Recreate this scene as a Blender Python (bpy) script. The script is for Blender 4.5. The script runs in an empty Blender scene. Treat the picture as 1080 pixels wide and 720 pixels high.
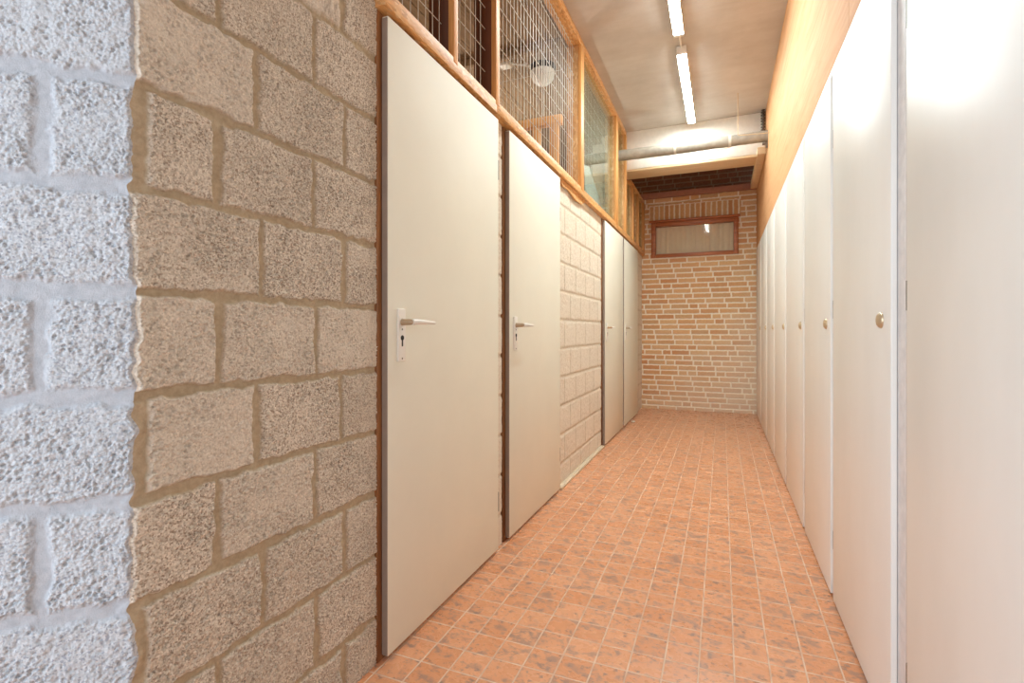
import bpy, bmesh, math, random
import numpy as np
from mathutils import Vector, Matrix

random.seed(7)
scene = bpy.context.scene
col = scene.collection

# ------------------------------------------------------------------ camera
cd = bpy.data.cameras.new('camera')
cam = bpy.data.objects.new('camera', cd)
col.objects.link(cam)
cd.sensor_fit = 'HORIZONTAL'
cd.sensor_width = 36.0
cd.lens = 36.0 * 535.6 / 1080.0
cd.shift_y = -11.5 / 1080.0
cd.clip_start = 0.02
cam.location = (0, 0, 1.055)
cam.rotation_euler = (math.radians(90), 0, math.radians(22.468))
scene.camera = cam

# ------------------------------------------------------------------ light
scene.view_settings.view_transform = 'Standard'
scene.view_settings.look = 'None'
scene.view_settings.gamma = 1.0
scene.view_settings.use_curve_mapping = False
scene.view_settings.exposure = 0.0
LAMP_STRENGTH = 126.0
DAY = 112.0
world = bpy.data.worlds.new('world')
scene.world = world
world.use_nodes = True
bg = world.node_tree.nodes['Background']
bg.inputs[0].default_value = (0.74, 0.87, 1.0, 1)
bg.inputs[1].default_value = 0.55
ld = bpy.data.lights.new('assumed_daylight_fill', 'AREA')     # unseen area light added for assumed daylight behind the camera; no entrance modelled
ld.shape = 'RECTANGLE'; ld.size = 2.2; ld.size_y = 2.3
ld.energy = DAY; ld.color = (0.77, 0.89, 1.0)
lo = bpy.data.objects.new('assumed_daylight_fill', ld)
col.objects.link(lo)
lo.location = (-1.7, -2.0, 1.35)
lo.rotation_euler = (math.radians(90), 0, math.radians(-30))
scene.cycles.max_bounces = 10
scene.cycles.diffuse_bounces = 6
scene.cycles.transparent_max_bounces = 16
scene.cycles.caustics_reflective = False
scene.cycles.caustics_refractive = False

# ------------------------------------------------------------------ measurements (metres)
XD = -0.983          # front of the left doors
XW = -1.010          # face of the left block wall
XR = 0.398           # front of the right cupboard doors
YE = 7.10            # end wall
HC = 3.25            # ceiling
YC = 0.607           # pier corner

# ------------------------------------------------------------------ materials
def lin(r, g, b):
    def f(c):
        c /= 255.0
        return c / 12.92 if c <= 0.04045 else ((c + 0.055) / 1.055) ** 2.4
    return (f(r), f(g), f(b), 1.0)

class NT:
    def __init__(s, name):
        s.m = bpy.data.materials.new(name); s.m.use_nodes = True
        s.t = s.m.node_tree; s.n = s.t.nodes; s.l = s.t.links
        s.b = s.n['Principled BSDF']; s.out = s.n['Material Output']
        s._co = None
    def node(s, typ, **kw):
        n = s.n.new(typ)
        for k, v in kw.items(): setattr(n, k, v)
        return n
    def put(s, sock, v):
        if hasattr(v, 'links') or isinstance(v, bpy.types.NodeSocket): s.l.new(v, sock)
        elif isinstance(v, (int, float)) and sock.type in ('RGBA', 'VECTOR'):
            sock.default_value = (v, v, v, 1) if sock.type == 'RGBA' else (v, v, v)
        else: sock.default_value = v
    def co(s):
        if s._co is None: s._co = s.node('ShaderNodeTexCoord').outputs['Object']
        return s._co
    def mp(s, scale=(1, 1, 1), loc=(0, 0, 0)):
        n = s.node('ShaderNodeMapping'); s.l.new(s.co(), n.inputs[0])
        n.inputs['Scale'].default_value = scale; n.inputs['Location'].default_value = loc
        return n.outputs[0]
    def noise(s, scale=10, detail=4, rough=0.6, vec=None, dist=0.0):
        n = s.node('ShaderNodeTexNoise'); s.l.new(vec or s.co(), n.inputs['Vector'])
        n.inputs['Scale'].default_value = scale; n.inputs['Detail'].default_value = detail
        n.inputs['Roughness'].default_value = rough; n.inputs['Distortion'].default_value = dist
        return n.outputs['Fac']
    def voro(s, scale, vec=None):
        n = s.node('ShaderNodeTexVoronoi'); s.l.new(vec or s.co(), n.inputs['Vector'])
        n.inputs['Scale'].default_value = scale
        return n
    def ramp(s, fac, lo, hi, c0, c1):
        n = s.node('ShaderNodeValToRGB'); s.l.new(fac, n.inputs[0])
        n.color_ramp.elements[0].position = lo; n.color_ramp.elements[1].position = hi
        n.color_ramp.elements[0].color = c0; n.color_ramp.elements[1].color = c1
        return n.outputs[0]
    def rng(s, fac, a, b, c=0.0, d=1.0):
        n = s.node('ShaderNodeMapRange'); s.l.new(fac, n.inputs[0])
        for i, v in enumerate((a, b, c, d)): n.inputs[i + 1].default_value = v
        return n.outputs[0]
    def math(s, op, a, b=None, c=None):
        n = s.node('ShaderNodeMath', operation=op)
        for i, v in enumerate((a, b, c)):
            if v is not None: s.put(n.inputs[i], v)
        return n.outputs[0]
    def mix(s, fac, a, b, mode='MIX'):
        n = s.node('ShaderNodeMix', data_type='RGBA', blend_type=mode)
        s.put(n.inputs[0], fac); s.put(n.inputs[6], a); s.put(n.inputs[7], b)
        return n.outputs[2]
    def attr(s, name):
        return s.node('ShaderNodeAttribute', attribute_name=name).outputs['Fac']
    def set(s, color=None, rough=None, metal=None, spec=None):
        if color is not None: s.put(s.b.inputs['Base Color'], color)
        if rough is not None: s.put(s.b.inputs['Roughness'], rough)
        if metal is not None: s.put(s.b.inputs['Metallic'], metal)
        if spec is not None: s.put(s.b.inputs['Specular IOR Level'], spec)
        return s
    def bump(s, h, dist=0.002, strength=1.0):
        n = s.node('ShaderNodeBump'); s.l.new(h, n.inputs['Height'])
        n.inputs['Distance'].default_value = dist; n.inputs['Strength'].default_value = strength
        s.l.new(n.outputs[0], s.b.inputs['Normal'])
        return s

def plain(name, rgb, rough=0.5, metal=0.0, var=0.06, scale=25, bump=0.0, spec=0.5):
    t = NT(name); c = lin(*rgb)
    d = tuple(x * (1 - 2.2 * var) for x in c[:3]) + (1,)
    n = t.noise(scale, 4, 0.6)
    t.set(t.ramp(n, 0.3, 0.7, d, c), rough, metal, spec)
    if bump: t.bump(n, bump)
    return t.m

def wood(name, c0, c1, axis='Y', rough=0.5, flakes=False):
    t = NT(name)
    sc = {'X': (2, 40, 40), 'Y': (40, 2, 40), 'Z': (40, 40, 2)}[axis]
    n = t.noise(1.0, 5, 0.65, t.mp(sc), 0.6)
    c = t.ramp(n, 0.32, 0.68, lin(*c0), lin(*c1))
    if flakes:
        v = t.voro(1.0, t.mp({'X': (40, 110, 110), 'Y': (110, 40, 110), 'Z': (110, 110, 40)}[axis]))
        k = t.rng(t.node('ShaderNodeSeparateColor').outputs[0], 0, 1) if False else None
        sepn = t.node('ShaderNodeSeparateColor'); t.l.new(v.outputs['Color'], sepn.inputs[0])
        c = t.mix(t.rng(sepn.outputs[0], 0.55, 1.0, 0, 0.55), c, lin(235, 205, 160))
        c = t.mix(t.rng(sepn.outputs[1], 0.7, 1.0, 0, 0.45), c, lin(140, 88, 45))
    t.set(c, rough)
    t.bump(n, 0.0008)
    return t.m

M = {}
# rough concrete block, bare (corridor side)
def block_mat(name, lo, hi, grain, mortar_lo, mortar_hi, gscale=150):
    t = NT(name)
    v = t.voro(gscale * 2.0); sep = t.node('ShaderNodeSeparateColor'); t.l.new(v.outputs['Color'], sep.inputs[0])
    c = t.mix(sep.outputs[0], lin(*lo), lin(*hi))
    c = t.mix(t.rng(sep.outputs[1], 0.72, 0.9, 0, 0.85), c, lin(*grain))
    r = t.attr('rnd')
    c = t.mix(t.math('MULTIPLY', t.rng(r, 0, 1, 0, 0.28), 1.0), c, lin(*lo))
    c = t.mix(t.rng(r, 0.78, 0.95, 0, 0.4), c, lin(*hi))
    n = t.noise(5, 5, 0.65)
    c = t.mix(t.rng(n, 0.45, 0.75, 0, 0.3), c, lin(*hi))
    fine = t.noise(420, 3, 0.7)
    mort = t.ramp(t.noise(60, 5, 0.7), 0.3, 0.7, lin(*mortar_lo), lin(*mortar_hi))
    c = t.mix(t.attr('mask'), mort, c)
    t.set(c, 0.95, spec=0.15)
    t.bump(fine, 0.0016, 0.9)
    return t.m
M['block'] = block_mat('bare_concrete_block', (178, 166, 150), (228, 217, 202), (142, 124, 108), (166, 149, 124), (192, 175, 149))
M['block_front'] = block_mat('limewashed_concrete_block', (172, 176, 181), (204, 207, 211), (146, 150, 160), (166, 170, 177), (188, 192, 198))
M['block_white'] = block_mat('whitewashed_block', (216, 205, 188), (232, 223, 208), (205, 190, 170), (196, 182, 160), (218, 206, 188), 60)

t = NT('yellow_red_brick')
r = t.attr('rnd')
cr = t.node('ShaderNodeValToRGB'); t.l.new(r, cr.inputs[0])
els = cr.color_ramp.elements
els[0].position = 0.0; els[0].color = lin(220, 170, 122)
els[1].position = 1.0; els[1].color = lin(232, 196, 152)
for p, c in ((0.25, (228, 186, 138)), (0.5, (214, 158, 110)), (0.7, (230, 192, 144)), (0.85, (214, 172, 128))):
    e = els.new(p); e.color = lin(*c)
c = t.mix(t.rng(t.noise(70, 5, 0.7), 0.35, 0.75, 0, 0.4), cr.outputs[0], lin(176, 128, 94))
mort = t.ramp(t.noise(40, 4, 0.7), 0.3, 0.7, lin(238, 226, 206), lin(248, 240, 224))
# lime bloom spreading from the bottom right corner of the wall
sx = t.node('ShaderNodeSeparateXYZ'); t.l.new(t.co(), sx.inputs[0])
bl = t.math('ADD', t.math('MULTIPLY', sx.outputs[0], 0.62), t.math('MULTIPLY', sx.outputs[2], -0.55))
bl = t.math('ADD', bl, t.math('MULTIPLY', t.noise(3.5, 5, 0.7), 0.9))
c = t.mix(t.rng(bl, -0.3, 0.45, 0.0, 0.72), c, lin(224, 206, 184))
c = t.mix(t.attr('mask'), mort, c)
t.set(c, 0.9, spec=0.2); t.bump(t.noise(200, 4, 0.7), 0.0012)
M['brick'] = t.m

M['brick_dark'] = block_mat('dark_brown_brick', (134, 90, 68), (152, 106, 82), (120, 80, 60), (150, 126, 106), (168, 146, 124), 60)  # darker brown brick than the end wall below it

# terracotta floor tiles
t = NT('terracotta_floor_tiles')
P = 0.1025
sx = t.node('ShaderNodeSeparateXYZ'); t.l.new(t.co(), sx.inputs[0])
gx = t.math('DIVIDE', t.math('ADD', sx.outputs[0], 0.170 + 10 * P), P)
gy = t.math('DIVIDE', t.math('ADD', sx.outputs[1], -1.592 + 60 * P), P)
dd = t.math('MINIMUM', t.math('PINGPONG', gx, 0.5), t.math('PINGPONG', gy, 0.5))
tile = t.rng(dd, 0.016, 0.032)
cx = t.node('ShaderNodeCombineXYZ'); t.l.new(t.math('FLOOR', gx), cx.inputs[0]); t.l.new(t.math('FLOOR', gy), cx.inputs[1])
wn = t.node('ShaderNodeTexWhiteNoise', noise_dimensions='2D'); t.l.new(cx.outputs[0], wn.inputs['Vector'])
base = t.mix(wn.outputs['Value'], lin(214, 149, 108), lin(226, 165, 126))
base = t.mix(t.rng(t.noise(9, 4, 0.6), 0.35, 0.7, 0, 0.35), base, lin(208, 140, 96))
# each tile carries its own smudges: shift the noise per tile
off = t.node('ShaderNodeVectorMath', operation='MULTIPLY_ADD'); t.l.new(wn.outputs['Color'], off.inputs[0])
off.inputs[1].default_value = (0.6, 0.6, 0.6); t.l.new(t.co(), off.inputs[2])
sm = t.node('ShaderNodeMapping'); t.l.new(off.outputs[0], sm.inputs[0]); sm.inputs['Scale'].default_value = (18, 23, 1)
sm.inputs['Rotation'].default_value = (0, 0, 0.5)
s1 = t.noise(1.0, 5, 0.62, sm.outputs[0], 0.3)
base = t.mix(t.rng(s1, 0.52, 0.64, 0, 0.75), base, lin(156, 126, 112))
base = t.mix(t.rng(t.noise(2.1, 4, 0.6, sm.outputs[0]), 0.57, 0.68, 0, 0.7), base, lin(128, 112, 106))
gr = t.ramp(t.noise(14, 4, 0.6), 0.35, 0.65, lin(210, 172, 146), lin(232, 202, 178))
t.set(t.mix(tile, gr, base), t.math('ADD', t.rng(tile, 0, 1, 0.75, 0.27), t.rng(s1, 0.3, 0.7, -0.03, 0.06)), spec=0.5)
t.bump(t.math('ADD', tile, t.math('MULTIPLY', s1, 0.12)), 0.0012)
M['floor'] = t.m

t = NT('ceiling_concrete')
n1 = t.noise(2.2, 6, 0.65); n2 = t.noise(1.0, 4, 0.6, t.mp((3, 14, 3)))
c = t.ramp(n1, 0.3, 0.7, lin(188, 181, 174), lin(208, 202, 196))
c = t.mix(t.rng(n2, 0.4, 0.7, 0, 0.3), c, lin(184, 172, 160))
t.set(c, 0.85, spec=0.2); t.bump(t.noise(90, 4, 0.7), 0.001)
M['ceiling'] = t.m
M['white_plaster'] = plain('white_plaster', (238, 232, 222), 0.8, var=0.04, bump=0.0008)
M['door'] = plain('cream_door_paint', (232, 230, 215), 0.55, var=0.02, scale=3, spec=0.3)
M['door_edge'] = plain('door_lipping', (214, 205, 192), 0.5, var=0.05, scale=12)
t = NT('grey_white_melamine')
n = t.noise(1.0, 4, 0.6, t.mp((3, 3, 1.2)))
t.set(t.ramp(n, 0.3, 0.7, lin(230, 228, 222), lin(239, 237, 232)), 0.36); M['cup'] = t.m
M['cup_frame'] = plain('cupboard_frame_paint', (226, 222, 220), 0.5, var=0.08, scale=30)
M['lip'] = plain('grey_brown_door_lipping', (156, 140, 128), 0.6)
M['dark_gap'] = plain('plinth_and_gap_shade', (60, 54, 50), 0.8)  # cupboard plinth colour; also paints the shade under the left doors
M['jamb'] = wood('brown_jamb', (112, 70, 38), (160, 108, 64), 'Z', 0.5)
M['pine'] = wood('pine_batten', (196, 134, 72), (226, 170, 106), 'Z', 0.45)
M['pine_x'] = wood('pine_rail_across', (206, 140, 72), (232, 178, 112), 'X', 0.5)
M['pine_y'] = wood('pine_rail', (200, 138, 76), (228, 174, 110), 'Y', 0.45, flakes=True)
M['board'] = wood('chipboard_side', (176, 128, 82), (208, 164, 112), 'Z', 0.7, flakes=True)
M['stud'] = wood('dark_brown_stud', (72, 38, 22), (112, 62, 36), 'Z', 0.5)  # darker brown backing for the first two posts
t = NT('plywood_sheet')
n = t.noise(1.0, 6, 0.65, t.mp((3, 1.6, 18)), 1.2)
c = t.ramp(n, 0.3, 0.72, lin(206, 150, 104), lin(224, 174, 128))
t.set(c, 0.7, spec=0.25); M['ply'] = t.m
M['window_wood'] = wood('red_brown_window_wood', (150, 82, 44), (190, 114, 66), 'X', 0.4)
M['steel_brown'] = plain('brown_painted_steel', (184, 124, 100), 0.5, var=0.1)
M['lever'] = plain('white_lever', (236, 232, 224), 0.3, var=0.02)
M['lever_neck'] = plain('shaded_neck', (184, 160, 130), 0.35, 0.3)  # tan neck: its shade is painted into the colour
M['black'] = plain('black_slot', (40, 34, 30), 0.6)
M['hinge'] = plain('dull_hinge', (120, 108, 96), 0.4, 0.7)
M['nickel'] = plain('nickel_knob', (206, 184, 152), 0.35, 0.6)
M['wire'] = plain('galvanised_wire', (214, 210, 200), 0.45, 0.15)
M['pipe'] = plain('grey_pipe_wrap', (162, 152, 138), 0.75, var=0.12, scale=18, bump=0.002)
M['pipe_light'] = plain('pipe_band', (206, 196, 182), 0.6)
M['storage_wall'] = plain('storage_wall', (196, 172, 140), 0.85, var=0.08, scale=6)
M['storage_ceiling'] = wood('storage_ceiling_boards', (124, 100, 74), (160, 134, 104), 'Y', 0.8)
M['trim_tan'] = wood('tan_soffit_board', (214, 184, 146), (232, 206, 170), 'X', 0.7)
M['cream_strip'] = plain('cream_strip', (216, 198, 172), 0.6)
M['cable'] = plain('pale_cable', (206, 176, 138), 0.6)
M['grey_sheet'] = plain('pale_grey_sheet', (206, 214, 216), 0.5, var=0.05)
M['green'] = plain('green_cabinet', (120, 150, 128), 0.5, var=0.05)
M['opal'] = plain('opal_glass', (240, 240, 238), 0.25)
M['lamp_body'] = plain('lamp_white_housing', (238, 236, 232), 0.4, var=0.01)
M['paper'] = plain('white_scrap', (232, 226, 214), 0.8)
M['curtain'] = plain('beige_curtain', (244, 226, 198), 0.9, var=0.04, scale=40)

t = NT('tube_glow')
t.n.remove(t.b); e = t.node('ShaderNodeEmission'); e.inputs[0].default_value = (0.88, 1.0, 1.0, 1); e.inputs[1].default_value = LAMP_STRENGTH
t.l.new(e.outputs[0], t.out.inputs[0]); M['tube'] = t.m

def glass(name, tint):
    t = NT(name); t.n.remove(t.b)
    tr = t.node('ShaderNodeBsdfTransparent'); tr.inputs[0].default_value = tint
    g = t.node('ShaderNodeBsdfGlossy'); g.inputs['Roughness'].default_value = 0.03
    fr = t.node('ShaderNodeFresnel'); geo = t.node('ShaderNodeNewGeometry'); t.l.new(t.rng(geo.outputs['Backfacing'], 0, 1, 1.25, 1 / 1.25), fr.inputs[0])
    mx = t.node('ShaderNodeMixShader')
    t.l.new(fr.outputs[0], mx.inputs[0]); t.l.new(tr.outputs[0], mx.inputs[1]); t.l.new(g.outputs[0], mx.inputs[2])
    t.l.new(mx.outputs[0], t.out.inputs[0])
    return t.m
M['glass'] = glass('green_tinted_pane', (0.92, 0.97, 0.94, 1))
M['glass_clear'] = glass('clear_pane', (0.96, 0.96, 0.95, 1))

# ------------------------------------------------------------------ object helpers
def root_loc(o):
    v = Vector((0, 0, 0))
    while o is not None:
        v += o.location; o = o.parent
    return v

def tag(o, label=None, cat=None, group=None, kind=None):
    if label: o['label'] = label
    if cat: o['category'] = cat
    if group: o['group'] = group
    if kind: o['kind'] = kind
    return o

def empty(name, loc, label, cat, group=None, kind=None):
    o = bpy.data.objects.new(name, None); o.empty_display_size = 0.05
    col.objects.link(o); o.location = loc
    return tag(o, label, cat, group, kind)

class MB:
    """collects shapes in world coordinates; build() links them as ONE mesh object"""
    def __init__(s): s.bm = bmesh.new()
    def box(s, x0, x1, y0, y1, z0, z1, bev=0.0, seg=2):
        r = bmesh.ops.create_cube(s.bm, size=1.0)
        vs = r['verts']
        for v in vs:
            v.co = Vector((x0 + (v.co.x + .5) * (x1 - x0), y0 + (v.co.y + .5) * (y1 - y0), z0 + (v.co.z + .5) * (z1 - z0)))
        if bev:
            es = set(e for v in vs for e in v.link_edges)
            bmesh.ops.bevel(s.bm, geom=list(es), offset=bev, segments=seg, affect='EDGES', profile=0.5)
        return s
    def tube(s, pts, r, n=8, caps=True):
        pts = [Vector(p) for p in pts]
        rs = r if isinstance(r, (list, tuple)) else [r] * len(pts)
        rings = []; prev = None
        for i, p in enumerate(pts):
            d = (pts[min(i + 1, len(pts) - 1)] - pts[max(i - 1, 0)]).normalized()
            if prev is None:
                a = d.orthogonal().normalized()
            else:
                a = (prev - d * prev.dot(d)).normalized()
            prev = a; b = d.cross(a)
            rings.append([s.bm.verts.new(p + (a * math.cos(k * 2 * math.pi / n + math.pi / n) + b * math.sin(k * 2 * math.pi / n + math.pi / n)) * rs[i]) for k in range(n)])
        for A, B in zip(rings, rings[1:]):
            for k in range(n):
                s.bm.faces.new((A[k], A[(k + 1) % n], B[(k + 1) % n], B[k]))
        if caps:
            s.bm.faces.new(list(reversed(rings[0]))); s.bm.faces.new(rings[-1])
        return s
    def lathe(s, c, axis, prof, n=20):
        """prof: list of (radius, distance along axis)"""
        axis = Vector(axis).normalized(); a = axis.orthogonal().normalized(); b = axis.cross(a); c = Vector(c)
        rings = []
        for r, h in prof:
            if r < 1e-6: rings.append([s.bm.verts.new(c + axis * h)])
            else: rings.append([s.bm.verts.new(c + axis * h + (a * math.cos(2 * math.pi * k / n) + b * math.sin(2 * math.pi * k / n)) * r) for k in range(n)])
        for A, B in zip(rings, rings[1:]):
            for k in range(n):
                q = (k + 1) % n
                if len(A) == 1 and len(B) == 1: continue
                if len(A) == 1: s.bm.faces.new((A[0], B[q], B[k]))
                elif len(B) == 1: s.bm.faces.new((A[k], A[q], B[0]))
                else: s.bm.faces.new((A[k], A[q], B[q], B[k]))
        return s
    def prism(s, poly, ext):
        """poly: list of 3D points, ext: extrusion vector"""
        ext = Vector(ext)
        A = [s.bm.verts.new(Vector(p)) for p in poly]; B = [s.bm.verts.new(Vector(p) + ext) for p in poly]
        s.bm.faces.new(A); s.bm.faces.new(list(reversed(B)))
        for k in range(len(A)):
            q = (k + 1) % len(A); s.bm.faces.new((A[k], B[k], B[q], A[q]))
        return s
    def build(s, name, mat, parent=None, smooth=True):
        bmesh.ops.recalc_face_normals(s.bm, faces=s.bm.faces[:])
        if parent is not None: 
            off = root_loc(parent)
        else:
            xs = [v.co for v in s.bm.verts]
            off = Vector(((min(v.x for v in xs) + max(v.x for v in xs)) / 2, (min(v.y for v in xs) + max(v.y for v in xs)) / 2, min(v.z for v in xs)))
        if parent is None and name.split('_')[0] in ('floor', 'wall', 'ceiling', 'trim', 'baseboard', 'window', 'door'): off = Vector((0, 0, 0))
        for v in s.bm.verts: v.co -= off
        me = bpy.data.meshes.new(name); s.bm.to_mesh(me); s.bm.free()
        me.materials.append(mat)
        if smooth:
            me.polygons.foreach_set('use_smooth', [True] * len(me.polygons))
            try: me.set_sharp_from_angle(angle=math.radians(35))
            except Exception: pass
        o = bpy.data.objects.new(name, me); col.objects.link(o)
        if parent is not None: o.parent = parent
        else: o.location = off
        return o

# ------------------------------------------------------------------ masonry: real relief, one mesh per wall
def hsh(i, j, seed):
    with np.errstate(over='ignore'):
        h = (i.astype(np.int64) * 374761393 + j.astype(np.int64) * 668265263 + seed * 1442695041) & 0xFFFFFFFF
        h = ((h ^ (h >> 13)) * 1274126177) & 0xFFFFFFFF
        h = h ^ (h >> 16)
    return (h & 0xFFFFFF) / float(0x1000000)

def vn(x, y, seed):
    i = np.floor(x).astype(np.int64); j = np.floor(y).astype(np.int64)
    u = x - i; v = y - j; u = u * u * (3 - 2 * u); v = v * v * (3 - 2 * v)
    a = hsh(i, j, seed); b = hsh(i + 1, j, seed); c = hsh(i, j + 1, seed); d = hsh(i + 1, j + 1, seed)
    return (a * (1 - u) + b * u) * (1 - v) + (c * (1 - u) + d * u) * v

def fbm(x, y, seed, o=3):
    t = 0; a = 0.5
    for k in range(o):
        t = t + a * vn(x, y, seed + k); x = x * 2.03; y = y * 2.03; a *= 0.5
    return t / (1 - 0.5 ** o)

def worley(x, y, seed):
    i = np.floor(x).astype(np.int64); j = np.floor(y).astype(np.int64)
    best = np.full(x.shape, 9.0); bid = np.zeros(x.shape)
    for dx in (-1, 0, 1):
        for dy in (-1, 0, 1):
            I = i + dx; J = j + dy
            px = I + hsh(I, J, seed); py = J + hsh(I, J, seed + 77)
            d = (px - x) ** 2 + (py - y) ** 2
            m = d < best
            best = np.where(m, d, best); bid = np.where(m, hsh(I, J, seed + 191), bid)
    return np.sqrt(best), bid

def sstep(a, b, x):
    t = np.clip((x - a) / (b - a), 0, 1); return t * t * (3 - 2 * t)

def masonry(name, S, Z, origin, sdir, ndir, rowz, joints_of_row, joint, recess, grain, mat, thick,
            seed=1, pebble=0.0, warp=0.004, edge=0.006, hole=None, corner=None, soldiers=None, vsoft=0.0, jvar=0.0, fillet=()):
    """height field of blocks/bricks. S, Z: 1D sample positions along the wall and up."""
    SS, ZZ = np.meshgrid(S, Z); shp = SS.shape
    s = SS + warp * (fbm(SS * 38, ZZ * 38, seed) - .5) * 2; z = ZZ + warp * (fbm(SS * 38, ZZ * 38, seed + 9) - .5) * 2
    rowz = np.array(rowz); row = np.clip(np.searchsorted(rowz, z) - 1, 0, len(rowz) - 2)
    dz = np.minimum(z - rowz[row], rowz[row + 1] - z)
    ds = np.zeros(shp); bid = np.zeros(shp)
    for r in range(len(rowz) - 1):
        js = np.array(joints_of_row(r)); m = row == r
        if not m.any(): continue
        sv = s[m]; k = np.clip(np.searchsorted(js, sv) - 1, 0, len(js) - 2)
        ds[m] = np.minimum(sv - js[k], js[k + 1] - sv); bid[m] = hsh(k + 100 * r, np.full(k.shape, r), seed + 5)
    d = np.minimum(ds + vsoft, dz)
    if soldiers is not None:
        (a0, a1, b0, b1, pw) = soldiers
        m = (s > a0) & (s < a1) & (z > b0) & (z < b1)
        kk = np.floor((s - a0) / pw); f = (s - a0) - kk * pw
        d2 = np.minimum(np.minimum(f, pw - f), np.minimum(z - b0, b1 - z))
        d = np.where(m, d2, d); bid = np.where(m, hsh(kk.astype(np.int64), kk.astype(np.int64) * 3, seed + 31), bid)
    d = d - joint / 2 * (1 + jvar * sstep(.48, .72, fbm(SS * 11, ZZ * 11, seed + 90, 3)))
    mask = sstep(-0.001, edge, d)
    for (a0, a1) in fillet:                              # mortar smeared up the arris
        wob = 0.024 + 0.016 * (fbm(SS * 0, ZZ * 30, seed + 95, 3) - .5)
        mask = np.where((ZZ > a0) & (ZZ < a1), mask * sstep(wob - .004, wob + .005, SS), mask)
    h = (0.5 + 0.5 * bid) * recess * 0.35 + recess * 0.65
    h = h + grain * (fbm(SS * 55, ZZ * 55, seed + 20, 4) - .5) * 2
    if pebble:
        f1, pid = worley(SS / 0.0062, ZZ / 0.0062, seed + 40)
        f2, pid2 = worley(SS / 0.0036, ZZ / 0.0036, seed + 60)
        cov = sstep(0.30, 0.62, fbm(SS * 14, ZZ * 14, seed + 70, 3))       # smoother, smeared areas
        pit = np.where(pid < 0.16, -1.0, 0.0) * sstep(0.75, 0.35, f1)
        h = h + pebble * (0.35 + 0.65 * cov) * (0.8 * (0.5 - f1) + 0.35 * (0.5 - f2) + 1.1 * pit)
    mort = (fbm(SS * 30, ZZ * 30, seed + 80, 4) - .5) * recess * 0.55
    hh = mask * h + (1 - mask) * mort
    up = np.array((0, 0, 1.0)); o = np.array(origin, float); sd = np.array(sdir, float); nd = np.array(ndir, float)
    sd /= np.linalg.norm(sd); nd /= np.linalg.norm(nd)
    Pn = o + SS[..., None] * sd + ZZ[..., None] * up + hh[..., None] * nd
    if corner is not None:                               # ragged arris shared by the two faces of the pier
        cdir = np.array(corner[0], float); cdir /= np.linalg.norm(cdir)
        cz = corner[1](ZZ)
        w = sstep(0.030, 0.0, SS)
        Pc = o + SS[..., None] * sd + ZZ[..., None] * up + cz[..., None] * cdir + (hh * (1 - sstep(0.005, 0, SS)))[..., None] * nd
        Pn = Pn * (1 - w[..., None]) + Pc * w[..., None]
    V = Pn.reshape(-1, 3); nz, ns = shp
    I = np.arange(nz * ns).reshape(nz, ns)
    q = np.stack([I[:-1, :-1], I[:-1, 1:], I[1:, 1:], I[1:, :-1]], -1)
    if hole is not None:
        cs = (S[:-1] + S[1:]) / 2; cz_ = (Z[:-1] + Z[1:]) / 2
        CS, CZ = np.meshgrid(cs, cz_)
        keep = ~((CS > hole[0]) & (CS < hole[1]) & (CZ > hole[2]) & (CZ < hole[3])); q = q[keep]
    q = q.reshape(-1, 4)
    if np.dot(np.cross(sd, up), nd) < 0: q = q[:, ::-1]
    # solid body behind the face
    def bodybox(s0, s1, z0, z1):
        b = [o + sd * a + up * c + nd * e for e in (-recess * 0.8, -thick) for (a, c) in ((s0, z0), (s1, z0), (s1, z1), (s0, z1))]
        f = [(0, 1, 2, 3), (7, 6, 5, 4), (0, 4, 5, 1), (1, 5, 6, 2), (2, 6, 7, 3), (3, 7, 4, 0)]
        return np.array(b), np.array(f)
    e = 0.004
    if hole is None: bxs = [(S[0] + e, S[-1], Z[0], Z[-1])]
    else: bxs = [(S[0], hole[0], Z[0], Z[-1]), (hole[1], S[-1], Z[0], Z[-1]), (hole[0], hole[1], Z[0], hole[2]), (hole[0], hole[1], hole[3], Z[-1])]
    nface = len(q)
    for bx in bxs:
        b, f = bodybox(*bx); q = np.vstack([q, f + len(V)]); V = np.vstack([V, b])
    me = bpy.data.meshes.new(name)
    me.vertices.add(len(V)); me.vertices.foreach_set('co', V.ravel())
    me.loops.add(q.size); me.loops.foreach_set('vertex_index', q.ravel().astype(np.int32))
    me.polygons.add(len(q)); me.polygons.foreach_set('loop_start', (np.arange(len(q)) * 4).astype(np.int32))
    try: me.polygons.foreach_set('loop_total', np.full(len(q), 4, np.int32))
    except Exception: pass
    sm = np.zeros(len(q), bool); sm[:nface] = True
    me.polygons.foreach_set('use_smooth', sm)
    for an, arr in (('mask', mask), ('rnd', bid)):
        a = me.attributes.new(an, 'FLOAT', 'POINT'); v = np.zeros(len(V), np.float32); v[:arr.size] = arr.ravel(); a.data.foreach_set('value', v)
    me.update(calc_edges=True); me.validate()
    me.materials.append(mat)
    ob = bpy.data.objects.new(name, me); col.objects.link(ob)
    return ob

# ================================================================== THE SETTING
tag(MB().box(-3.2, 1.0, -2.6, YE + 0.3, -0.12, 0.0).build('floor', M['floor'], smooth=False), 'terracotta tiled corridor floor with grey smudges', 'floor', kind='structure')
tag(MB().box(-3.2, 1.0, -1.6, YE + 0.3, HC, HC + 0.12).build('ceiling', M['ceiling'], smooth=False), 'smooth pinkish grey concrete ceiling above the corridor', 'ceiling', kind='structure')

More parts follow.
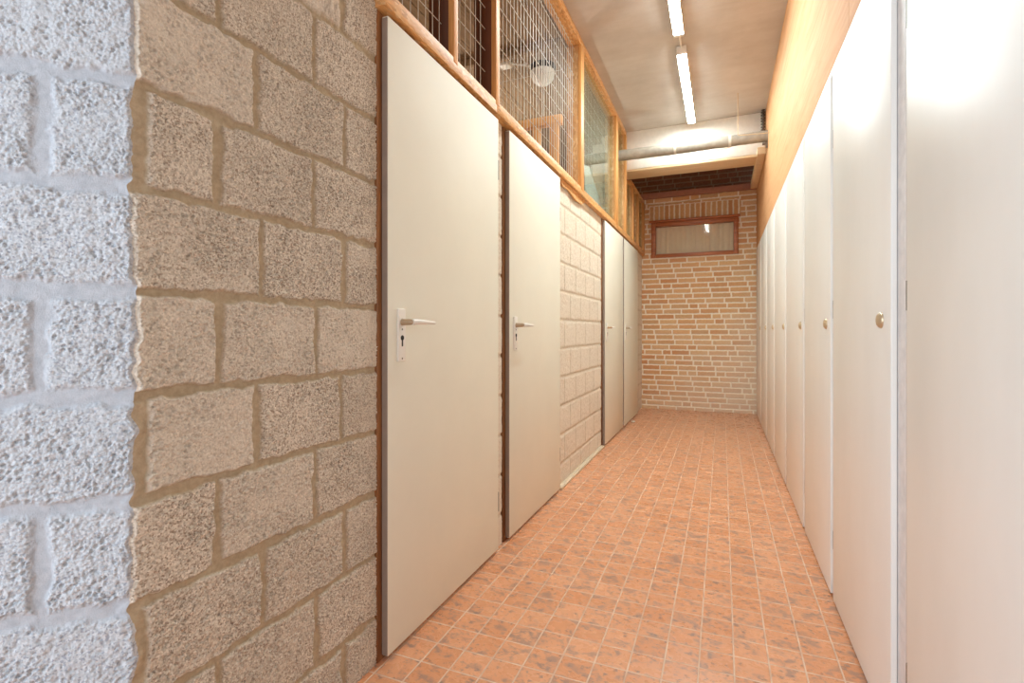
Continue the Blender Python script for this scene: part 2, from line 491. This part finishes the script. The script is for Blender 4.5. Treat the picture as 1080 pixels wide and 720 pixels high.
rows = [-0.05, 0.147] + [0.147 + 0.1962 * k for k in range(1, 18)]
rows = [r for r in rows if r < 3.5]
def corridor_joints(r):
    zmid = (rows[r] + rows[r + 1]) / 2
    k = round((zmid - (1.519 + 1.323) / 2) / 0.1962)
    rnd = random.Random(r)
    if k % 2 == 0: return [-0.3, 0.172 + rnd.uniform(-.006, .006), 0.455 + rnd.uniform(-.008, .008), 0.80, 1.1]
    return [-0.3, 0.274 + rnd.uniform(-.012, .016), 0.562 + rnd.uniform(-.008, .01), 0.85, 1.1]
def front_joints(r):
    zmid = (rows[r] + rows[r + 1]) / 2
    k = round((zmid - (1.519 + 1.323) / 2) / 0.1962)
    return [-0.3, 0.137, 0.43, 0.72, 1.01, 1.3, 1.6] if k % 2 == 0 else [-0.3, 0.285, 0.575, 0.865, 1.155, 1.6]
def ragged(Zv):
    zz = np.asarray(Zv); zero = np.zeros_like(zz)
    row_d = np.min(np.abs(zz[..., None] - np.array(rows)), axis=-1)
    return 0.020 * (fbm(zz * 38, zero + 3.3, 5, 4) - .5) + 0.009 * (vn(zz * 9, zero, 8) - .5) - 0.003 * sstep(0.016, 0.002, row_d)
FD = (-0.744, -0.668, 0)          # direction of the splayed front face of the pier
FN = (0.668, -0.744, 0)
zs = np.concatenate([np.arange(0, 1.80, 0.0016), np.arange(1.80, HC + .001, 0.008)])
ss = np.linspace(0, 0.718, 440)
tag(masonry('wall_left', ss, zs, (XW - 0.008, YC, 0), (0, 1, 0), (1, 0, 0), rows, corridor_joints, 0.011, 0.008, 0.0020, M['block'], 0.20,
        seed=3, warp=0.0075, jvar=1.0, fillet=((1.327, 1.515), (0.735, 0.94), (0.345, 0.535), (1.72, 1.91)), pebble=0.0048, corner=((0.51, 0.86, 0), ragged)), 'bare brown concrete block wall beside the first cream door', 'wall', kind='structure')
sf = np.concatenate([np.linspace(0, 0.24, 150), np.arange(0.25, 1.3, 0.012)])
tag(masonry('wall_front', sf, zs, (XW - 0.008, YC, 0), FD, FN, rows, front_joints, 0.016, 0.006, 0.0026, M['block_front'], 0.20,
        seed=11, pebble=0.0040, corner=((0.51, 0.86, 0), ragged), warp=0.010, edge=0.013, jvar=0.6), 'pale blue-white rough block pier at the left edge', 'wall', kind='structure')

# whitewashed block stretches between and beyond the doors
def ww_joints(o):
    def f(r):
        a = o + (0.145 if r % 2 else 0.0); return [a + 0.29 * k for k in range(-2, 8)]
    return f
zw = np.arange(0, 2.075, 0.0055)
tag(masonry('wall_left_middle', np.arange(0, 1.352, 0.0055), zw, (XW - 0.006, 3.21, 0), (0, 1, 0), (1, 0, 0), rows, ww_joints(0.05), 0.009, 0.0045, 0.0022, M['block_white'], 0.16, seed=23, vsoft=0.0035, warp=0.008, edge=0.013),
    'whitewashed block wall between the second and third cream doors', 'wall', kind='structure')
tag(masonry('wall_left_end', np.arange(0, 0.545, 0.0055), zw, (XW - 0.006, 6.555, 0), (0, 1, 0), (1, 0, 0), rows, ww_joints(0.1), 0.009, 0.0045, 0.0022, M['block_white'], 0.16, seed=29, vsoft=0.0035, warp=0.008, edge=0.013),
    'narrow whitewashed block wall between the last door and the brick wall', 'wall', kind='structure')
tag(masonry('wall_left_strip', np.arange(0, 0.101, 0.0035), np.arange(0, 2.075, 0.0035), (XW - 0.006, 2.212, 0), (0, 1, 0), (1, 0, 0), rows, lambda r: [-.2, .3], 0.012, 0.006, 0.0022, M['block_white'], 0.16, seed=31, warp=0.005),
    'thin strip of whitewashed blocks between the two nearest doors', 'wall', kind='structure')

# brick end wall with a window
WX0, WX1, WZ0, WZ1 = -0.885, 0.194, 2.036, 2.516
brow = [k * 0.0682 - 0.02 for k in range(0, 50)]
def brick_joints(r):
    rn = random.Random(r * 7); out = []; a = -0.45 + ((r * 0.385) % 1.0) * 0.232 + rn.uniform(-.012, .012)
    while a < 2.0:
        out.append(a); a += 0.232 if rn.random() > 0.22 else 0.116
    return out
EX0 = -1.05
tag(masonry('wall_end', np.arange(0, 1.502, 0.005), np.arange(0, 2.86, 0.005), (EX0, YE, 0), (1, 0, 0), (0, -1, 0), brow, brick_joints, 0.0145, 0.006, 0.0012, M['brick'], 0.24, seed=41, warp=0.0035, edge=0.004,
        hole=(WX0 + 0.012 - EX0, WX1 - 0.012 - EX0, WZ0 + 0.012, WZ1 - 0.012), soldiers=(WX0 - 0.03 - EX0, WX1 + 0.03 - EX0, 2.53, 2.74, 0.0655)),
    'yellow-red brick wall closing the far end of the corridor', 'wall', kind='structure')

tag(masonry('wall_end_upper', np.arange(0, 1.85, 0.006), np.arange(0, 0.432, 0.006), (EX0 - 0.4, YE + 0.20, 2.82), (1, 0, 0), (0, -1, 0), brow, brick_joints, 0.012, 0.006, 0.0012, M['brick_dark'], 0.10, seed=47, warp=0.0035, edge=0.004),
    'dark brickwork set back above the brown lintel', 'wall', kind='structure')
w = empty('window_1', ((WX0 + WX1) / 2, YE, WZ0), 'small brown-framed interior window high in the brick wall', 'window', kind='structure')
fw = 0.058
f = MB()
f.box(WX0, WX0 + fw, YE - 0.035, YE + 0.09, WZ0, WZ1, 0.004)
f.box(WX1 - fw, WX1, YE - 0.035, YE + 0.09, WZ0, WZ1, 0.004)
f.box(WX0 + fw, WX1 - fw, YE - 0.032, YE + 0.09, WZ0, WZ0 + 0.045, 0.004)
f.box(WX0 + fw, WX1 - fw, YE - 0.032, YE + 0.09, WZ1 - 0.062, WZ1, 0.004)
f.build('window_frame', M['window_wood'], w)
MB().box(WX0 - 0.025, WX1 + 0.02, YE - 0.075, YE - 0.028, WZ1 - 0.012, WZ1 + 0.016, 0.004).build('hood_strip', M['window_wood'], w)
MB().box(WX0 + fw - .005, WX1 - fw + .005, YE + 0.018, YE + 0.024, WZ0 + .04, WZ1 - .057).build('pane', M['glass_clear'], w, smooth=False)
b = MB(); bw = 0.012
b.box(WX0 + fw, WX1 - fw, YE + 0.004, YE + 0.018, WZ0 + .045, WZ0 + .045 + bw)
b.build('glazing_bead', M['cream_strip'], w)
# beige curtain behind the pane, in a closed niche
N = 90; bm = bmesh.new(); va = []; vb = []
for k in range(N + 1):
    x = WX0 + 0.02 + (WX1 - WX0 - 0.04) * k / N; y = YE + 0.055 + 0.004 * math.sin(k * 1.15) + 0.002 * math.sin(k * 2.9)
    va.append((x, y)); 
A = [bm.verts.new((x, y, WZ0 - 0.04)) for x, y in va]; B = [bm.verts.new((x, y, WZ1 + 0.04)) for x, y in va]
A2 = [bm.verts.new((x, y + 0.004, WZ0 - 0.04)) for x, y in va]; B2 = [bm.verts.new((x, y + 0.004, WZ1 + 0.04)) for x, y in va]
for k in range(N):
    bm.faces.new((A[k], A[k + 1], B[k + 1], B[k])); bm.faces.new((A2[k + 1], A2[k], B2[k], B2[k + 1]))
cb = MB(); cb.bm.free(); cb.bm = bm
cb.build('curtain', M['curtain'], w)
MB().box(WX0 - .06, WX1 + .06, YE + 0.245, YE + 0.27, WZ0 - .1, WZ1 + .1).build('niche_back', M['storage_wall'], w, smooth=False)

# ceiling downstand beam with board soffit
tag(MB().box(-1.25, 0.40, 5.68, 5.93, 2.835, HC, 0.004).build('trim_1', M['white_plaster']), 'white plastered ceiling beam above the grey pipe', 'beam', kind='structure')
tag(MB().box(-1.02, 0.395, 5.684, 5.99, 2.812, 2.834, 0.002).build('trim_2', M['trim_tan']), 'tan board lining the underside of the white ceiling beam', 'board', kind='structure')
tag(MB().box(0.325, 0.40, 5.58, 6.9, 2.80, 2.87, 0.003).build('trim_3', M['trim_tan']), 'pale trim plank running back along the plywood from the beam', 'trim', kind='structure')
tag(MB().prism([(-1.05, YE - 0.075, 2.835), (-1.05, YE + 0.05, 2.835), (-1.05, YE + 0.05, 2.905), (-1.05, YE - 0.058, 2.905), (-1.05, YE - 0.058, 2.85), (-1.05, YE - 0.075, 2.85)], (1.455, 0, 0)).build('steel_lintel', M['steel_brown'], smooth=False),
    'brown steel angle lintel across the brick wall above the window', 'lintel')

# plywood above the cupboards
pl = MB()
pl.box(0.403, 0.43, -1.6, 2.056, 2.094, HC - .001)
pl.box(0.403, 0.43, 2.060, 4.50, 2.094, HC - .001)
pl.box(0.403, 0.43, 4.502, YE - 0.006, 2.094, HC - .001)
tag(pl.build('wall_right', M['ply'], smooth=False), 'orange plywood wall panel above the row of white cupboards', 'wall', kind='structure')
tag(MB().box(0.42, 0.5, -1.6, 0.60, 0, 2.094).build('wall_right_entry', M['white_plaster'], smooth=False), 'plain white wall beside the assumed entrance, before the cupboards', 'wall', kind='structure')

# ================================================================== LEFT DOORS
def hinge(b, y, z):
    b.tube([(XD - 0.006, y, z - 0.045), (XD - 0.006, y, z + 0.045)], 0.0065, 8)
def make_door(n, y0, y1, label, hw_side, jamb=True):
    r = empty('door_%d' % n, (XD, y0, 0), label, 'door', kind='structure')
    MB().box(XD - 0.022, XD, y0, y1, 0.017, 2.058, 0.0022).build('door_leaf', M['door'], r)
    MB().box(XD - 0.0215, XD - 0.0015, y0 - 0.0022, y0 + 0.0002, 0.02, 2.052).build('door_lipping', M['lip'], r, smooth=False)
    MB().box(XD - 0.075, XD - 0.026, y0 + 0.0202, y1 - 0.0202, 0.0, 0.012).build('threshold', M['dark_gap'], r, smooth=False)  # dark strip painted in for the shade under the door leaf
    j = MB()
    j.box(XD - 0.105, XD - 0.025, y0 - 0.022, y0 + 0.02, 0, 2.072, 0.003)
    j.box(XD - 0.105, XD - 0.025, y1 - 0.02, y1 + 0.012, 0, 2.072, 0.003)
    j.box(XD - 0.105, XD - 0.025, y0 + 0.02, y1 - 0.02, 2.04, 2.072, 0.003)
    j.build('door_frame', M['jamb'], r)
    # lever handle on a long plate
    py = y0 + 0.066; z0, z1 = 0.953, 1.127
    pt = MB().box(XD, XD + 0.009, py - 0.021, py + 0.021, z0, z1, 0.003, 3).build('handle_plate', M['lever'], r)
    zl = 1.083
    MB().tube([(XD + 0.006, py, zl), (XD + 0.012, py, zl), (XD + 0.045, py, zl), (XD + 0.055, py + 0.004, zl)], [0.013, 0.011, 0.0095, 0.0095], 12).build('lever_neck', M['lever_neck'], pt)
    MB().tube([(XD + 0.050, py - 0.004, zl), (XD + 0.056, py + 0.02, zl + .001), (XD + 0.056, py + 0.07, zl), (XD + 0.054, py + 0.128, zl - 0.001)], [0.0098, 0.0098, 0.0075, 0.0055], 12).build('lever', M['lever'], pt)
    k = MB()
    k.lathe((XD + 0.0085, py, 1.031), (1, 0, 0), [(0.0088, 0), (0.0088, 0.0014), (0, 0.0014)], 14)
    k.box(XD + 0.0085, XD + 0.0099, py - 0.0035, py + 0.0035, 1.003, 1.03)
    k.build('keyhole', M['black'], pt)
    for zz in (0.963, 1.059):
        MB().lathe((XD + 0.0085, py, zz), (1, 0, 0), [(0.0035, 0), (0.003, 0.0012), (0, 0.0016)], 10).build('screw', M['hinge'], pt)
    for zz in hw_side:
        h = MB(); hinge(h, y1 + 0.004, zz); h.build('hinge', M['hinge'], r)
    return r
make_door(1, 1.343, 2.208, 'nearest cream door in the block wall, largest in view', (0.24, 1.82))
make_door(2, 2.345, 3.205, 'second cream door, between the nearest door and the whitewashed blocks', (0.24, 1.82))
make_door(3, 4.59, 5.50, 'third cream door, just past the whitewashed block wall', (0.24, 1.82))
make_door(4, 5.565, 6.53, 'farthest cream door, beside the brick end wall', (0.24, 1.82))
tag(MB().box(XW - 0.01, XD + 0.004, 3.225, 4.566, 0.0, 0.016, 0.002).build('baseboard_left', M['cream_strip']), 'thin cream strip along the floor under the whitewashed blocks', 'baseboard', kind='structure')

# ================================================================== TIMBER AND MESH PARTITION ABOVE THE DOORS
p = empty('mesh_partition', (XW, 4.2, 2.075), 'pine framed wire mesh and glass partition above the cream doors', 'partition')
XF = -0.972
MB().box(XF - 0.10, XF, 1.315, 2.172, 2.0745, 2.128, 0.002).box(XF - 0.10, XF, 2.176, 4.0, 2.0745, 2.128, 0.002).box(XF - 0.10, XF, 4.003, YE - 0.012, 2.0745, 2.128, 0.002).build('bottom_rail', M['pine_y'], p)
MB().box(XF - 0.10, XF - 0.004, 1.315, 5.674, HC - 0.055, HC - 0.001, 0.002).build('top_rail', M['pine_y'], p)
MB().box(XF - 0.10, XF - 0.004, 6.0, YE - 0.012, 2.77, 2.81, 0.002).build('top_rail', M['pine_y'], p)
posts = [(1.752, 0.034, HC - .056), (2.155, 0.042, HC - .056), (3.70, 0.085, HC - .056), (5.06, 0.11, HC - .056), (5.60, 0.07, HC - .056), (6.10, 0.09, 2.769), (6.50, 0.07, 2.769), (6.98, 0.10, 2.769)]
for i, (y, wd, zt) in enumerate(posts):
    MB().box(XF - 0.024, XF + 0.002, y, y + wd, 2.11, zt, 0.002).build('post', M['pine'], p)
    MB().box(XF - 0.115, XF - 0.025, y + 0.002, y + wd, 2.129, zt, 0.002).build('post_backing', M['stud'] if i < 2 else M['board'], p)
spans = [(1.318, 1.75), (1.788, 2.153), (2.199, 3.698), (3.787, 5.058), (5.172, 5.598), (5.672, 6.098), (6.192, 6.498), (6.572, 6.978)]
def wire_panel(y0, y1, z0, z1, x, sy, sz, r, name, parent, mat):
    b = MB()
    y = y0 + sy * .5
    while y < y1:
        b.tube([(x, y, z0), (x, y, z1)], r, 4, False); y += sy
    z = z0 + sz * .4
    while z < z1:
        b.tube([(x + 2 * r, y0, z), (x + 2 * r, y1, z)], r, 4, False); z += sz
    return b.build(name, mat, parent)
for i, (a, c) in enumerate(spans[:4]):
    wire_panel(a, c, 2.129, HC - 0.056, XF - 0.06, 0.05, 0.10, 0.0021, 'wire_mesh', p, M['wire'])
for i, (a, c) in enumerate(spans):
    zt = HC - 0.056 if a < 5.6 else 2.769
    if i >= 3: MB().box(XF - 0.045, XF - 0.040, a, c, 2.129, zt).build('glass_pane', M['glass'], p, smooth=False)

# storage behind the partition
tag(MB().box(-3.15, -3.0, 0.8, YE + .2, 0, HC).build('wall_storage_back', M['storage_wall'], smooth=False), 'dim tan back wall of the storage rooms', 'wall', kind='structure')
tag(MB().box(-3.0, XW - 0.21, 0.80, 0.90, 0, HC).build('wall_storage_near', M['storage_wall'], smooth=False), 'tan near end wall of the storage rooms', 'wall', kind='structure')
tag(MB().box(-3.0, -1.46, YE + 0.02, YE + 0.2, 0, HC).build('wall_storage_far', M['storage_wall'], smooth=False), 'tan far end wall of the storage rooms', 'wall', kind='structure')
dv = empty('mesh_divider', (-2.0, 3.64, 0), 'timber and wire mesh divider between the storage rooms, behind the partition', 'divider')
YD = 3.64
MB().box(-2.95, -1.10, YD - .03, YD + .03, 2.595, 2.66, 0.003).build('middle_rail', M['pine_x'], dv)
MB().box(-2.95, -1.10, YD - .03, YD + .03, HC - 0.082, HC - .024, 0.003).build('top_rail', M['storage_ceiling'], dv)
for x in (-1.16, -1.30, -1.45, -1.62, -1.85, -2.2, -2.6):
    MB().box(x - 0.032, x + 0.032, YD - .025, YD + .025, 0.0, 2.594, 0.003).build('stud', M['pine'], dv)
b = MB(); x = -2.9
while x < -1.1:
    b.tube([(x, YD, 2.661), (x, YD, HC - .083)], 0.0017, 4, False); x += 0.05
z = 3.0
while z < HC - .07:
    b.tube([(-2.95, YD + .0035, z), (-1.10, YD + .0035, z)], 0.0017, 4, False); z += 0.30
b.build('wire_mesh', M['wire'], dv)

tag(masonry('wall_storage_inner', np.arange(0, 1.101, 0.01), np.arange(0, 3.101, 0.01), (-1.205, 5.52, 0), (0, 1, 0), (1, 0, 0), rows, ww_joints(0.05), 0.014, 0.007, 0.002, M['block_white'], 0.12, seed=53),
    'white block wall inside the storage, seen through the glass pane', 'wall', kind='structure')
tag(MB().prism([(-1.13, 4.53, 2.14), (-1.13, 5.36, 2.14), (-1.145, 5.20, 2.34), (-1.16, 4.70, 2.60), (-1.16, 4.53, 2.57)], (-0.012, 0, 0)).build('leaning_sheet', M['grey_sheet'], smooth=False),
    'pale grey sheet leaning inside the storage behind the glass', 'sheet')
g = empty('green_cabinet', (-1.36, 5.75, 0), 'grey-green tall cabinet standing inside the storage behind the glass', 'cabinet')
MB().box(-1.62, -1.345, 5.50, 6.4, 0.0, 2.85, 0.004).build('body', M['green'], g)
MB().box(-1.344, -1.326, 5.51, 6.39, 0.05, 2.84, 0.003).build('door', M['green'], g)

cb2 = MB()
for k in range(19):
    cb2.box(-3.0 + k * 0.1, -3.0 + k * 0.1 + 0.095, 0.9, YE + .02, HC - 0.022, HC - .001, 0.003)
tag(cb2.build('ceiling_storage', M['storage_ceiling']), 'brown boarded ceiling of the storage rooms behind the mesh', 'ceiling', kind='structure')
HS = HC - 0.022
# bulkhead lamp on the storage ceiling
bl_ = empty('bulkhead_lamp', (-1.36, 3.95, HS), 'round white bulkhead lamp on the storage ceiling behind the mesh', 'lamp')
MB().lathe((-1.36, 3.95, HS - .001), (0, 0, -1), [(0, 0), (0.10, 0), (0.105, 0.02), (0.10, 0.045), (0.086, 0.05), (0, 0.05)], 24).build('base', M['black'], bl_)
MB().lathe((-1.36, 3.95, HS - .05), (0, 0, -1), [(0.098, 0), (0.10, 0.02), (0.083, 0.07), (0.05, 0.10), (0, 0.112)], 24).build('glass_globe', M['opal'], bl_)
jb = MB(); jb.box(-1.66, -1.57, 3.72, 3.81, HS - 0.05, HS - .001, 0.012, 3); jb.tube([(-1.575, 3.78, HS - .02), (-1.44, 3.88, HS - .02)], 0.008, 8)
tag(jb.build('junction_box', M['lamp_body']), 'small white junction box on the storage ceiling beside the bulkhead lamp', 'junction box')

# broken render under the rail
tag(MB().prism([(XW + .004, 3.225, 2.0735), (XW + .004, 3.93, 2.0735), (XW + .004, 3.80, 2.022), (XW + .004, 3.62, 2.012), (XW + .004, 3.45, 2.04), (XW + .004, 3.30, 2.03)], (0.014, 0, 0)).build('wood_offcut', M['pine_y'], smooth=False),
    'jagged brown wood offcut under the rail above the whitewashed blocks', 'wood strip')

# ================================================================== RIGHT CUPBOARDS
ys = [1.568, 2.350, 3.085, 3.905, 4.71, 5.475, 6.24, 7.075]
names = ['white cupboard nearest the camera, cut by the right edge of the photo',
         'second white cupboard from the camera, with knob near the right edge',
         'third white cupboard along the right wall from the camera',
         'fourth white cupboard along the right wall from the camera',
         'fifth white cupboard along the right wall from the camera',
         'sixth white cupboard along the right wall, third from the brick wall',
         'narrow-looking white cupboard second from the brick wall on the right',
         'last white cupboard on the right, against the brick end wall']
def cupboard(c0, c1, d0, d1, label, knob_y=None):
    r = empty('storage_cupboard', (0.42, (c0 + c1) / 2, 0), label, 'cupboard', 'white cupboards along the right wall')
    b = MB()
    b.box(0.4135, 0.98, c0, c1, 0.06, 2.092, 0.0015)
    b.build('carcass', M['cup_frame'], r)
    MB().box(0.445, 0.98, c0 + .001, c1 - .001, 0.0, 0.0595).build('plinth', M['dark_gap'], r, smooth=False)
    MB().box(0.4035, 0.413, c0, c1, 2.066, 2.0925, 0.001).build('header', M['cup'], r)
    d = MB().box(XR, XR + 0.0142, d0, d1, 0.012, 2.062, 0.0025).build('door', M['cup'], r)
    if knob_y is not None:
        k = MB()
        k.lathe((XR + .001, knob_y, 1.083), (-1, 0, 0), [(0.022, 0), (0.022, 0.002), (0.020, 0.006), (0.0145, 0.0105), (0.007, 0.0125), (0, 0.013)], 24)
        k.build('knob', M['nickel'], d)
    for zz in (0.24, 1.137, 1.80):
        MB().tube([(XR + 0.006, d1 + 0.006, zz - .035), (XR + 0.006, d1 + 0.006, zz + .035)], 0.0055, 8).build('hinge', M['hinge'], r)
    return r
cupboard(0.63, 1.512, 0.69, 1.447, names[0])
for i in range(7):
    cupboard(ys[i] - 0.054, ys[i + 1] - 0.056 if i < 6 else YE - 0.012, ys[i], ys[i + 1] - 0.052 if i < 6 else YE - 0.045, names[i + 1], ys[i] + 0.083)

# ================================================================== CEILING LAMPS, PIPE, CABLES
def batten(y0, y1, label):
    x = -0.290
    r = empty('batten_lamp', (x, (y0 + y1) / 2, HC), label, 'lamp', 'tube lamps on the corridor ceiling')
    MB().box(x - 0.036, x + 0.036, y0, y1, HC - 0.052, HC - .0005, 0.004).build('housing', M['lamp_body'], r)
    b = MB()
    prof = [(x - 0.033, HC - 0.0525), (x - 0.030, HC - 0.0545), (x - 0.018, HC - 0.056), (x, HC - 0.0565), (x + 0.018, HC - 0.056), (x + 0.030, HC - 0.0545), (x + 0.033, HC - 0.0525)]
    b.prism([(px, y0 + 0.03, pz) for px, pz in prof], (0, y1 - y0 - 0.06, 0))
    b.build('diffuser', M['tube'], r)
    for ya, yb in ((y0, y0 + 0.029), (y1 - 0.029, y1)):
        MB().box(x - 0.035, x + 0.035, ya, yb, HC - 0.060, HC - 0.0525, 0.002).build('end_cap', M['lamp_body'], r)
batten(4.11, 5.57, 'glowing ceiling tube lamp farther away, ending near the white beam')
batten(2.37, 3.88, 'glowing ceiling tube lamp nearer the camera, cut by the top edge')
tag(MB().tube([(-0.29, 3.882, HC - .012), (-0.29, 4.118, HC - .012)], 0.007, 8).build('cable_conduit', M['lamp_body']), 'short white conduit joining the two ceiling tube lamps', 'conduit')

pp = empty('pipe', (-0.3, 5.40, 2.90), 'thick grey wrapped pipe crossing the corridor below the beam', 'pipe')
YP = 5.40
b = MB()
for x0, x1, rr in ((-1.45, -0.44, 0.056), (-0.436, 0.068, 0.054), (0.074, 0.385, 0.052)):
    n = 14; pts = [(x0 + (x1 - x0) * k / n, YP, 2.905 + 0.004 * math.sin(3 * (x0 + (x1 - x0) * k / n))) for k in range(n + 1)]
    b.tube(pts, [rr + random.uniform(-.002, .002) for _ in pts], 20)
b.build('wrap', M['pipe'], pp)
for x in (-0.438, 0.071):
    MB().tube([(x - .012, YP, 2.903), (x + .012, YP, 2.903)], 0.0585, 20).build('band', M['pipe_light'], pp)
MB().tube([(0.384, YP, 2.903), (0.4025, YP, 2.903)], 0.058, 20).build('collar', M['pipe'], pp)
br = MB(); br.box(0.385, 0.402, YP - .02, YP + .02, 2.80, 2.843, 0.002).box(0.355, 0.386, YP - .018, YP + .018, 2.828, 2.845, 0.002)
br.build('bracket', M['hinge'], pp)
# ribbed flexible hose in the corner
b = MB(); pts = []; rs = []
for k in range(81):
    pts.append((0.378, 5.62, 2.955 + (HC - .003 - 2.955) * k / 80)); rs.append(0.0145 + 0.0065 * (1 if k % 8 < 4 else -0.6))
tag(b.tube(pts, rs, 12).build('ribbed_hose', M['hinge']), 'dark ribbed flexible hose in the corner beside the plywood', 'hose')
tag(MB().tube([(0.135, 5.13, HC - .001), (0.135, 5.13, 2.99), (0.136, 5.13, 2.862), (0.15, 5.132, 2.855), (0.30, 5.15, 2.853), (0.4025, 5.16, 2.853)], 0.0035, 6).build('thin_wire', M['cable']), 'thin wire dropping from the ceiling and turning towards the plywood', 'wire')
pts = []
for k in range(25):
    u = k / 24; pts.append((-0.9 + 0.75 * u, YP - .05 + .02 * u, 2.855 - 0.03 * math.sin(math.pi * u)))
pts2 = []
for k in range(25):
    u = k / 24; pts2.append((-1.048 + 1.12 * u, YE - 0.03 - .06 * math.sin(math.pi * u), 2.79 + 0.05 * u - 0.075 * math.sin(math.pi * u ** 0.8)))
tag(MB().tube(pts2, 0.005, 6).build('slack_cable', M['cable']), 'slack pale cable sagging across the brick above the window', 'cable')
pts3 = []
for k in range(25):
    u = k / 24; pts3.append((-0.35 + 0.42 * u, YP - 0.004, 2.845 - 0.022 * math.sin(math.pi * u)))
tag(MB().tube(pts3, 0.004, 6).build('thin_cable', M['cable']), 'thin pale cable hanging just under the grey pipe', 'cable')

# scrap on the floor by the last door
bm = bmesh.new(); bmesh.ops.create_icosphere(bm, subdivisions=2, radius=0.022)
for v in bm.verts:
    v.co *= 0.7 + 0.6 * random.random(); v.co.z *= 0.45
zm = min(v.co.z for v in bm.verts)
for v in bm.verts: v.co += Vector((-0.945, 5.93, -zm))
sb = MB(); sb.bm.free(); sb.bm = bm
tag(sb.build('paper_scrap', M['paper']), 'small crumpled white scrap on the floor by the farthest door', 'scrap')

for nm, (x, y) in (('storage_fill_near', (-2.3, 2.2)), ('storage_fill_far', (-2.2, 4.6))):  # unseen fill lights added to brighten the storage rooms
    l = bpy.data.lights.new(nm, 'POINT'); l.energy = 12 if 'near' in nm else 40; l.color = (1.0, 0.92, 0.8); l.shadow_soft_size = 0.08
    o = bpy.data.objects.new(nm, l); col.objects.link(o); o.location = (x, y, 2.35)
